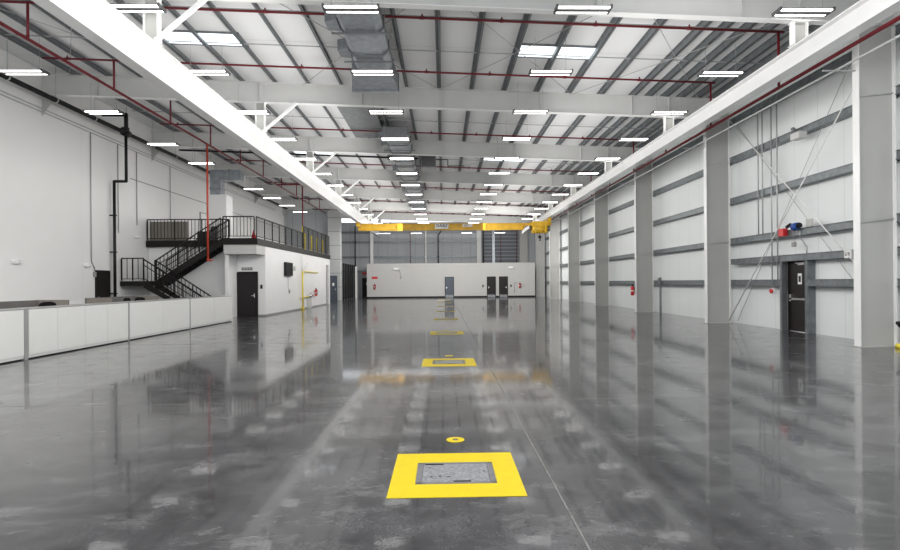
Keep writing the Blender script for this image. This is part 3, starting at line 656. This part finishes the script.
def railing(name, lab, pts, spacing, h=1.02, parent=None, rails=(.1,), rad=.022, post=1.3, pick=.011, round_end=False):
    """guard rail along a polyline on the deck: top rail, lower rail, posts, pickets"""
    a, b = Vector(pts[0]), Vector(pts[1])
    if parent is None: t = thing(name, lab, 'railing', tuple(a), 'mezzanine guard rails')
    else:
        t = bpy.data.objects.new(name, None); COL.objects.link(t); t.parent = parent; ORG[t.name] = ORG[parent.name]
    L = (b-a).length; up = Vector((0, 0, 1))
    def pt(u, z): return a+(b-a)*u+up*z
    MB().bar(pt(0, h), pt(1, h), .05, .05).build('top_rail', 'rail', t)
    for r in rails: MB().bar(pt(0, r), pt(1, r), .03, .03).build('lower_rail', 'rail', t)
    n = max(1, round(L/post))
    for i in range(n+1): MB().bar(pt(i/n, .02), pt(i/n, h-.02), .045, .045).build('post', 'rail', t)
    n = int(L/spacing)
    for i in range(1, n): MB().bar(pt(i/n, .1), pt(i/n, h-.025), pick*2, pick*2).build('picket', 'rail', t)
    return t
E = .02
railing('guard_rail', 'dark railing along the balcony edge behind the stairs', [(WL+.06, 27.25, DZ+E), (-10.45, 27.25, DZ+E)], .16)
railing('guard_rail', 'short dark railing at the stair head above the mezzanine door', [(-10.3, 26.14, DZ+E), (-8.85, 26.14, DZ+E)], .16, post=1.5)
railing('guard_rail', 'long dark railing along the near half of the mezzanine side', [(-8.78, 26.22, DZ+E), (-8.78, 34.75, DZ+E)], .16, post=1.2, pick=.007)
railing('guard_rail', 'taller dark railing along the far half of the mezzanine side', [(-8.78, 34.95, DZ+E), (-8.78, 42.8, DZ+E)], .16, h=1.45, post=1.3, pick=.007)
for y, w in ((36.4, 'first'), (38.2, 'second'), (39.9, 'third'), (41.7, 'fourth')):
    tag(MB().cyl((-9.05, y, DZ), (-9.05, y, DZ+1.15), .06, 10).build('safety_post', 'ypipe'), 'yellow safety post behind the taller mezzanine railing, %s from the camera' % w, 'post', 'yellow safety posts on the mezzanine')
t = thing('traffic_cone', 'small red cone standing at the mezzanine corner', 'cone', (-8.98, 26.45, DZ))
MB().cyl((-8.98, 26.45, DZ+.03), (-8.98, 26.45, DZ+.42), .12, 14, .03).build('cone', 'redbright', t)
MB().box(-9.14, -8.82, 26.29, 26.61, DZ, DZ+.03).build('base', 'redbright', t)
tag(MB().box(-14.38, -12.55, 27.45, 27.5, DZ, DZ+.97).build('low_partition', 'tan', bevel=.01), 'tan-grey low panel standing behind the balcony railing', 'panel')
t = thing('equipment_case', 'dark equipment case on the deck behind the balcony railing', 'case', (-12.0, 28.0, DZ))
MB().box(-12.2, -11.6, 27.7, 28.2, DZ, DZ+.5).build('body', 'black', t, .02); MB().box(-11.55, -11.2, 27.7, 28.1, DZ, DZ+.75).build('side_box', 'housing', t, .02)
# duct shaft on the mezzanine
t = thing('duct_shaft', 'white boxed duct shaft rising from the mezzanine deck', 'shaft', (-12.1, 30.3, DZ))
MB().box(-12.55, -11.6, 29.9, 30.8, DZ, 6.4).build('enclosure', 'plaster', t)
MB().box(-12.5, -11.95, 30.0, 30.6, 6.4, 7.2).box(-12.5, -10.9, 30.0, 30.6, 7.2, 7.75).build('metal_duct', 'galv', t)
MB().box(-12.53, -11.92, 29.97, 30.63, 6.72, 6.78).box(-11.5, -11.44, 29.97, 30.63, 7.17, 7.78).build('flange_ring', 'galvdark', t)
# joint strip and doors on the upper left wall
struct(MB().box(WL+.0005, WL+.015, 25.9, 49, 6.5, 6.54).build('trim_10', 'greytop'), 'thin joint strip on the upper left wall')
make_door(9, 'white door on the upper left wall behind the long railing', 'Y', 33.2, 34.1, WL, 5.85, 'plaster', 1, 'greytop', .04, facing=1)
bpy.data.objects['door_9'].location.z = 0
for o in bpy.data.objects['door_9'].children:
    for v in o.data.vertices:
        if v.co.z < DZ and v.co.z < 1.5: v.co.z += DZ

# staircase
t = thing('staircase', 'dark steel switchback staircase rising to the mezzanine behind the counter', 'staircase', (-12.5, 26, 0))
LZ_ = 1.76
MB().box(WL+.02, -13.4, 25.0, 27.1, LZ_-.22, LZ_).build('landing', 'rail', t)
def flight(xa, za, xb, zb_, ya, yb, n):
    for y in (ya, yb):
        MB().hexa([(xa, y-.02, za-.3), (xa, y-.02, za+.03), (xa, y+.02, za-.3), (xa, y+.02, za+.03), (xb, y-.02, max(zb_-.3, .0)), (xb, y-.02, zb_+.03), (xb, y+.02, max(zb_-.3, 0.)), (xb, y+.02, zb_+.03)]).build('stringer', 'rail', t)
    for i in range(1, n):
        u = i/n; x = xa+(xb-xa)*u; z = za+(zb_-za)*u
        MB().box(x-.14, x+.14, ya+.02, yb-.02, z-.03, z).build('tread', 'rail', t)
flight(-13.4, LZ_, -10.85, .06, 25.04, 26.0, 10)
flight(-13.4, LZ_, -10.37, DZ-.02, 26.12, 27.06, 11)
def srail(pa, pb, sp=.2):
    railing('railing', '', [pa, pb], sp, h=.98, parent=t, rails=(.12, .72), post=1.2)
srail((-13.4, 25.03, LZ_), (-10.8, 25.03, .03)); srail((-13.4, 26.0, LZ_), (-10.8, 26.0, .03))
srail((-13.4, 26.13, LZ_), (-10.4, 26.13, DZ)); srail((-13.4, 27.05, LZ_), (-10.4, 27.05, DZ))
railing('railing', '', [(WL+.08, 25.03, LZ_), (-13.4, 25.03, LZ_)], .2, parent=t, post=.5)

# things on the mezzanine wall
t = thing('wall_screen', 'black wall cabinet on the white mezzanine wall', 'screen', (MX, 31.7, 2.4))
MB().box(MX+.001, MX+.14, 30.55, 31.9, 2.02, 2.78).build('casing', 'black', t, .02); MB().box(MX+.14, MX+.145, 30.65, 31.8, 2.1, 2.72).build('screen', 'glass', t)
tag(MB().path([(MX+.02, 31.3, 2.02), (MX+.02, 31.3, 1.35), (MX+.02, 31.5, 1.2)], .012, 6).box(MX+.001, MX+.05, 31.45, 31.6, 1.05, 1.25).build('power_lead', 'greytop'), 'thin lead and outlet under the black wall cabinet', 'cable')
t = thing('yellow_gas_pipe', 'yellow pipe standing against the white mezzanine wall', 'pipe', (MX+.15, 34.00, 0))
MB().cyl((MX+.15, 34.00, .02), (MX+.15, 34.00, 2.35), .05, 10).build('riser', 'ypipe', t)
MB().cyl((MX+.15, 34.00, 0), (MX+.15, 34.00, .12), .11, 12).build('base_sleeve', 'ypipe', t)
MB().cyl((MX+.1, 34.60, 2.33), (MX+.1, 38.40, 2.33), .03, 8).cyl((MX+.15, 34.00, .75), (MX+.1, 35.70, .75), .035, 8).build('branch', 'ypipe', t)
MB().path([(MX+.12, 34.00, 2.35), (MX+.12, 34.00, 3.3)], .04).build('white_section', 'white', t)
MB().path([(MX+.1, 34.60, 2.33), (MX+.1, 35.00, 2.5), (MX+.1, 35.60, 2.9)], .02).build('white_hose', 'white', t)
t = thing('hose_valve', 'brass and steel valve at the end of the low yellow branch', 'valve', (MX+.1, 36.5, .75))
MB().cyl((MX+.1, 35.70, .75), (MX+.1, 36.80, .8), .07, 10).cyl((MX+.1, 36.30, .78), (MX+.1, 36.30, .95), .03, 8).cyl((MX+.1, 36.15, .96), (MX+.1, 36.45, .96), .04, 8).build('body', 'chrome', t)
MB().box(MX+.001, MX+.06, 35.60, 36.70, 0, .7).build('box_cover', 'steel', t, .01)
tag(MB().box(MX+.001, MX+.05, 32.50, 32.80, 2.35, 2.6).build('wall_outlet', 'colsteel', bevel=.01), 'small grey box right of the black wall cabinet', 'box')
t = thing('door_sign', 'dark nameplate above the mezzanine door', 'sign', (-9.65, 27.39, 2.33))
MB().box(-9.9, -9.38, 27.375, 27.398, 2.27, 2.4).build('plate', 'taupe', t)
for i in range(6): MB().box(-9.85+.075*i, -9.81+.075*i, 27.371, 27.375, 2.31, 2.36).build('lettering', 'label', t)
tag(MB().box(-8.99, -8.89, 27.35, 27.398, 1.35, 1.55).build('card_reader', 'black', bevel=.008), 'black card reader right of the mezzanine door', 'switch')

# ------------------------------------------------------------------ counter and workstations
CX_ = -9.0; CH = 1.08
def counter(y0, y1, joints, lab):
    t = thing('counter_unit', lab, 'counter', (CX_, (y0+y1)/2, 0), 'white counter sections on the left')
    edges = [y0]+joints+[y1]
    for a, b in zip(edges, edges[1:]): MB().box(CX_-.03, CX_, a+.006, b-.006, .1, CH-.004).build('front_panel', 'counter', t)
    MB().box(CX_-.6, CX_-.031, y0, y1, .1, CH-.05).build('carcass', 'greytop', t)
    MB().box(CX_-.62, CX_+.0, y0, y1, CH-.003, CH+.02).build('top', 'greytop', t)
    MB().box(CX_-.55, CX_-.05, y0, y1, 0, .03).build('toe_recess', 'black', t)
    MB().box(CX_-.55, CX_-.012, y0, y1, .03, .099).build('plinth', 'steel', t)
    return t
counter(8.0, 12.06, [10.0], 'white counter section nearest the camera, cut by the frame edge')
counter(12.2, 15.98, [13.1, 14.08, 15.0], 'white four-panel counter section with a desk chair behind it')
counter(16.06, 19.8, [17.94], 'white two-panel counter section in front of the stair foot')
counter(19.88, 23.75, [21.9], 'white counter section at the far end, below the stairs')
for y, w in ((12.13, 'between the first and second counter sections'), (16.02, 'between the second and third counter sections'), (19.84, 'between the third and last counter sections')):
    hw = .055 if y < 13 else .035
    tag(MB().box(CX_-.12, CX_-.005, y-hw, y+hw, 0, CH-.01).build('counter_post', 'greytop'), 'grey upright strip '+w, 'post', 'upright strips between counter sections')
tag(MB().box(CX_-.6, CX_-.02, 23.76, 23.84, 0, 1.12).build('counter_end_panel', 'white'), 'white end panel closing the far end of the counter', 'panel')
def desk(y0, y1, lab, h=1.14, x=-10.9):
    t = thing('workstation', lab, 'desk', (x, (y0+y1)/2, 0), 'workstations behind the counter')
    MB().box(x-.75, x+.1, y0, y1, .72, .76).build('desk_top', 'taupe', t)
    MB().box(x-.8, x-.75, y0, y1, .05, h).build('back_screen', 'taupe', t)
    MB().box(x-.75, x+.1, y0, y0+.04, 0, h).build('side_screen', 'tan', t); MB().box(x-.75, x+.1, y1-.04, y1, 0, h).build('side_screen', 'tan', t)
    MB().box(x-.6, x-.1, y0+.06, y0+.5, .02, .7).build('drawer_unit', 'greytop', t)
desk(10.2, 12.8, 'taupe workstation nearest the camera behind the counter', 1.18)
desk(13.4, 16.2, 'taupe workstation with a black chair behind the four-panel counter', 1.18)
desk(19.4, 22.6, 'taupe workstation in front of the small dark door', 1.15, -11.6)
tag(MB().box(-13.3, -13.2, 11.5, 20.5, .0, 1.04).build('back_counter', 'white', bevel=.01), 'long white low screen along the left wall behind the workstations', 'panel')
def chair(loc, lab, rot):
    t = thing('office_chair', lab, 'chair', (0, 0, 0), 'office chairs behind the counter')
    MB().box(-.25, .25, -.24, .24, .45, .53).build('seat', 'chair', t, .03)
    m = MB(); prof = [(-.2, .62), (.2, .62), (.25, .8), (.26, 1.06), (.2, 1.17), (.1, 1.2), (-.1, 1.2), (-.2, 1.17), (-.26, 1.06), (-.25, .8)]
    m.prism(prof, .23, .29); m.build('backrest', 'chair', t, .02)
    MB().box(-.03, .03, .22, .26, .48, .7).build('back_post', 'black', t); MB().cyl((0, 0, .08), (0, 0, .45), .03, 10).build('column', 'black', t)
    for i in range(5):
        a = 2*PI*i/5
        MB().bar((0, 0, .1), (.28*math.cos(a), .28*math.sin(a), .07), .05, .03).build('leg', 'black', t)
        MB().ball((.28*math.cos(a), .28*math.sin(a), .03), .03, 6, 8).build('caster', 'black', t)
    for s in (-1, 1): MB().box(s*.28-.02, s*.28+.02, -.15, .2, .68, .71).box(s*.28-.015, s*.28+.015, .02, .06, .5, .68).build('armrest', 'black', t)
    t.location = loc; t.rotation_euler = (0, 0, rot); return t
chair((-9.95, 13.8, 0), 'black office chair showing over the four-panel counter', -1.75)
chair((-10.0, 17.2, 0), 'left of the pair of black chair backs over the counter by the stair foot', -1.4)
chair((-10.0, 18.0, 0), 'right of the pair of black chair backs over the counter by the stair foot', -1.7)
t = thing('desk_printer', 'pale box machine on the nearest workstation behind the counter', 'printer', (-11.2, 11.4, .76))
MB().box(-11.5, -10.95, 11.1, 11.8, .76, 1.12).build('body', 'white', t, .02); MB().box(-10.95, -10.93, 11.25, 11.65, .9, .98).build('paper_slot', 'black', t)

# ------------------------------------------------------------------ floor hatches
def hatch(lab):
    t = thing('floor_hatch', lab, 'floor hatch', (0, 0, 0), 'yellow floor hatches')
    w, l = .525, .525; iw, i0, i1 = .325, -.26, .25
    m = MB()
    for a, b, c_, d in ((-w, w, -l, i0), (-w, w, i1, l), (-w, -iw, i0, i1), (iw, w, i0, i1)): m.box(a, b, c_, d, .0005, .004)
    m.build('painted_border', 'ypaint', t)
    m = MB()
    for a, b, c_, d in ((-iw, iw, i0, i0+.035), (-iw, iw, i1-.035, i1), (-iw, -iw+.05, i0, i1), (iw-.05, iw, i0, i1)): m.box(a, b, c_, d, .0005, .008)
    m.build('frame', 'coverframe', t)
    cv = MB().box(-iw+.052, iw-.052, i0+.037, i1-.037, .0005, .006).build('cover', 'cover', t)
    MB().box(-.26, -.1, i1-.06, i1-.037, .007, .0095).build('lift_slot', 'black', cv)
    MB().box(-.02, .12, i0+.037, i0+.06, .007, .0095).build('lift_slot', 'black', cv)
    for x, y in ((-.22, .12), (-.2, -.1), (-.13, -.09), (-.06, -.1), (.24, .02)): MB().box(x-.012, x+.012, y-.008, y+.008, .0062, .0075).build('bolt', 'black', cv)
    return t
def mark(lab):
    t = thing('floor_marker', lab, 'floor marker', (0, 0, 0), 'round yellow floor markers')
    MB().cyl((0, 0, .0005), (0, 0, .004), .092, 24).build('disc', 'ypaint', t)
    MB().cyl((0, 0, .004), (0, 0, .006), .03, 12).build('cap', 'taupe', t)
    return t
h0 = hatch('yellow-bordered steel floor hatch nearest the camera'); k0 = mark('round yellow floor spot just behind the nearest hatch')
h0.location = (.09, 4.63, 0); k0.location = (.11, 5.6, 0)
for i in range(1, 8):
    y = 4.63+6.4*i
    copy_tree(h0, (.1, y, 0), 'yellow-bordered floor hatch, %s from the camera in the row' % ORD[i])
    copy_tree(k0, (.11, y+.97, 0), 'round yellow floor spot behind the %s hatch from the camera' % ORD[i])

# right edge pipework by the nearest column
t = thing('valve_stand', 'black valve and dark pipe on a yellow foot at the right edge', 'valve', (10.5, 12.42, 0))
MB().cyl((10.5, 12.42, .12), (10.5, 12.42, .75), .04, 10).path([(10.5, 12.42, .7), (10.52, 12.45, .95), (10.58, 12.4, 1.15), (10.72, 12.4, 1.25)], .03, 8).build('pipe', 'galvdark', t)
MB().ball((10.5, 12.42, .55), .09, 8, 12).cyl((10.38, 12.42, .58), (10.62, 12.42, .58), .04, 8).build('valve_body', 'black', t)
MB().cyl((10.5, 12.42, 0), (10.5, 12.42, .1), .13, 14).build('foot', 'ypipe', t)
t = thing('column_conduit', 'grey conduit with couplings up the outside of the nearest column', 'conduit', (10.72, 12.6, 0))
MB().cyl((10.72, 12.55, .0), (10.72, 12.55, 7.3), .03, 8).build('pipe', 'cable', t)
for z in (3.9, 5.6, 6.9): MB().box(10.66, 10.8, 12.48, 12.62, z, z+.25).build('coupling_box', 'galvdark', t, .01)
# surface conduit beside the third column
t = thing('wall_post', 'grey post with a small box just right of the third column', 'post', (10.55, 26.6, 0))
MB().box(10.5, 10.58, 26.55, 26.63, 0, 1.75).build('post', 'galvdark', t); MB().box(10.44, 10.5, 26.5, 26.68, 1.3, 1.72).build('box', 'galvdark', t, .01)

# ------------------------------------------------------------------ light
UP, SIDE_R, SIDE_L = 45, 165, 215
def area(loc, sx, sy, power, rot=(0, 0, 0), col=(1, .985, .96)):
    l = bpy.data.lights.new('unseen_lamp', 'AREA'); l.shape = 'RECTANGLE'; l.size = sx; l.size_y = sy; l.energy = power; l.color = col
    o = bpy.data.objects.new('unseen_lamp', l); o.location = loc; o.rotation_euler = rot; COL.objects.link(o)
for y in (8.66, 4.9, 1.2):
    for x in LX: area((x, y, LZ), 1.2, .3, 90)
# added fill from unseen lamps without fixtures, one soft set per bay: upward onto the roof and sideways onto the long walls
for k in range(-1, 7):
    y = Y0+D*(k+.5)
    for x, sx, p in ((-10.5, 6.4, .55), (-2.6, 6.8, 1.), (4.5, 6.6, 1.)): area((x, y, 6.7), sx, 7., UP*p, (PI, 0, 0))
    if k > 4: continue
    area((3.2, y, 5.6), 2.0, 6.8, SIDE_R, (0, -PI/2, 0)); area((-3.2, y, 5.6), 2.0, 6.8, SIDE_L, (0, PI/2, 0))

area((1, 47, 5.6), 15, 2., 900, (PI/2-.55, 0, 0))  # added lamp with no fixture, brightens the far partition
area((1, 36, 5.0), 15, 1., 170, (PI/2, 0, 0))  # extra unseen fill lamp for the front of the crane
w = bpy.data.worlds.new('sky'); S.world = w; w.use_nodes = True
bg = w.node_tree.nodes['Background']; bg.inputs[0].default_value = (.93, .96, 1, 1); bg.inputs[1].default_value = 1.8

# ------------------------------------------------------------------ camera
cam = bpy.data.cameras.new('camera'); co = bpy.data.objects.new('camera', cam); COL.objects.link(co)
F, TH, CX, CY, RHO = 552.4, .0227, 455.8, 282.1, -.0081
cam.sensor_width = 36; cam.lens = F/900*36; cam.shift_x = (450-CX)/900; cam.shift_y = (CY-275)/900
co.location = (0, 0, 1.6)
co.rotation_mode = 'QUATERNION'
co.rotation_quaternion = (Matrix.Rotation(-TH, 4, 'Z') @ Matrix.Rotation(PI/2, 4, 'X') @ Matrix.Rotation(RHO, 4, 'Z')).to_quaternion()
cam.clip_end = 300
S.camera = co
S.view_settings.view_transform = 'Standard'
S.view_settings.exposure = .15
S.cycles.max_bounces = 7; S.cycles.diffuse_bounces = 4; S.cycles.glossy_bounces = 4
S.cycles.use_denoising = True
S.cycles.sample_clamp_indirect = 8
S.cycles.caustics_reflective = False; S.cycles.caustics_refractive = False
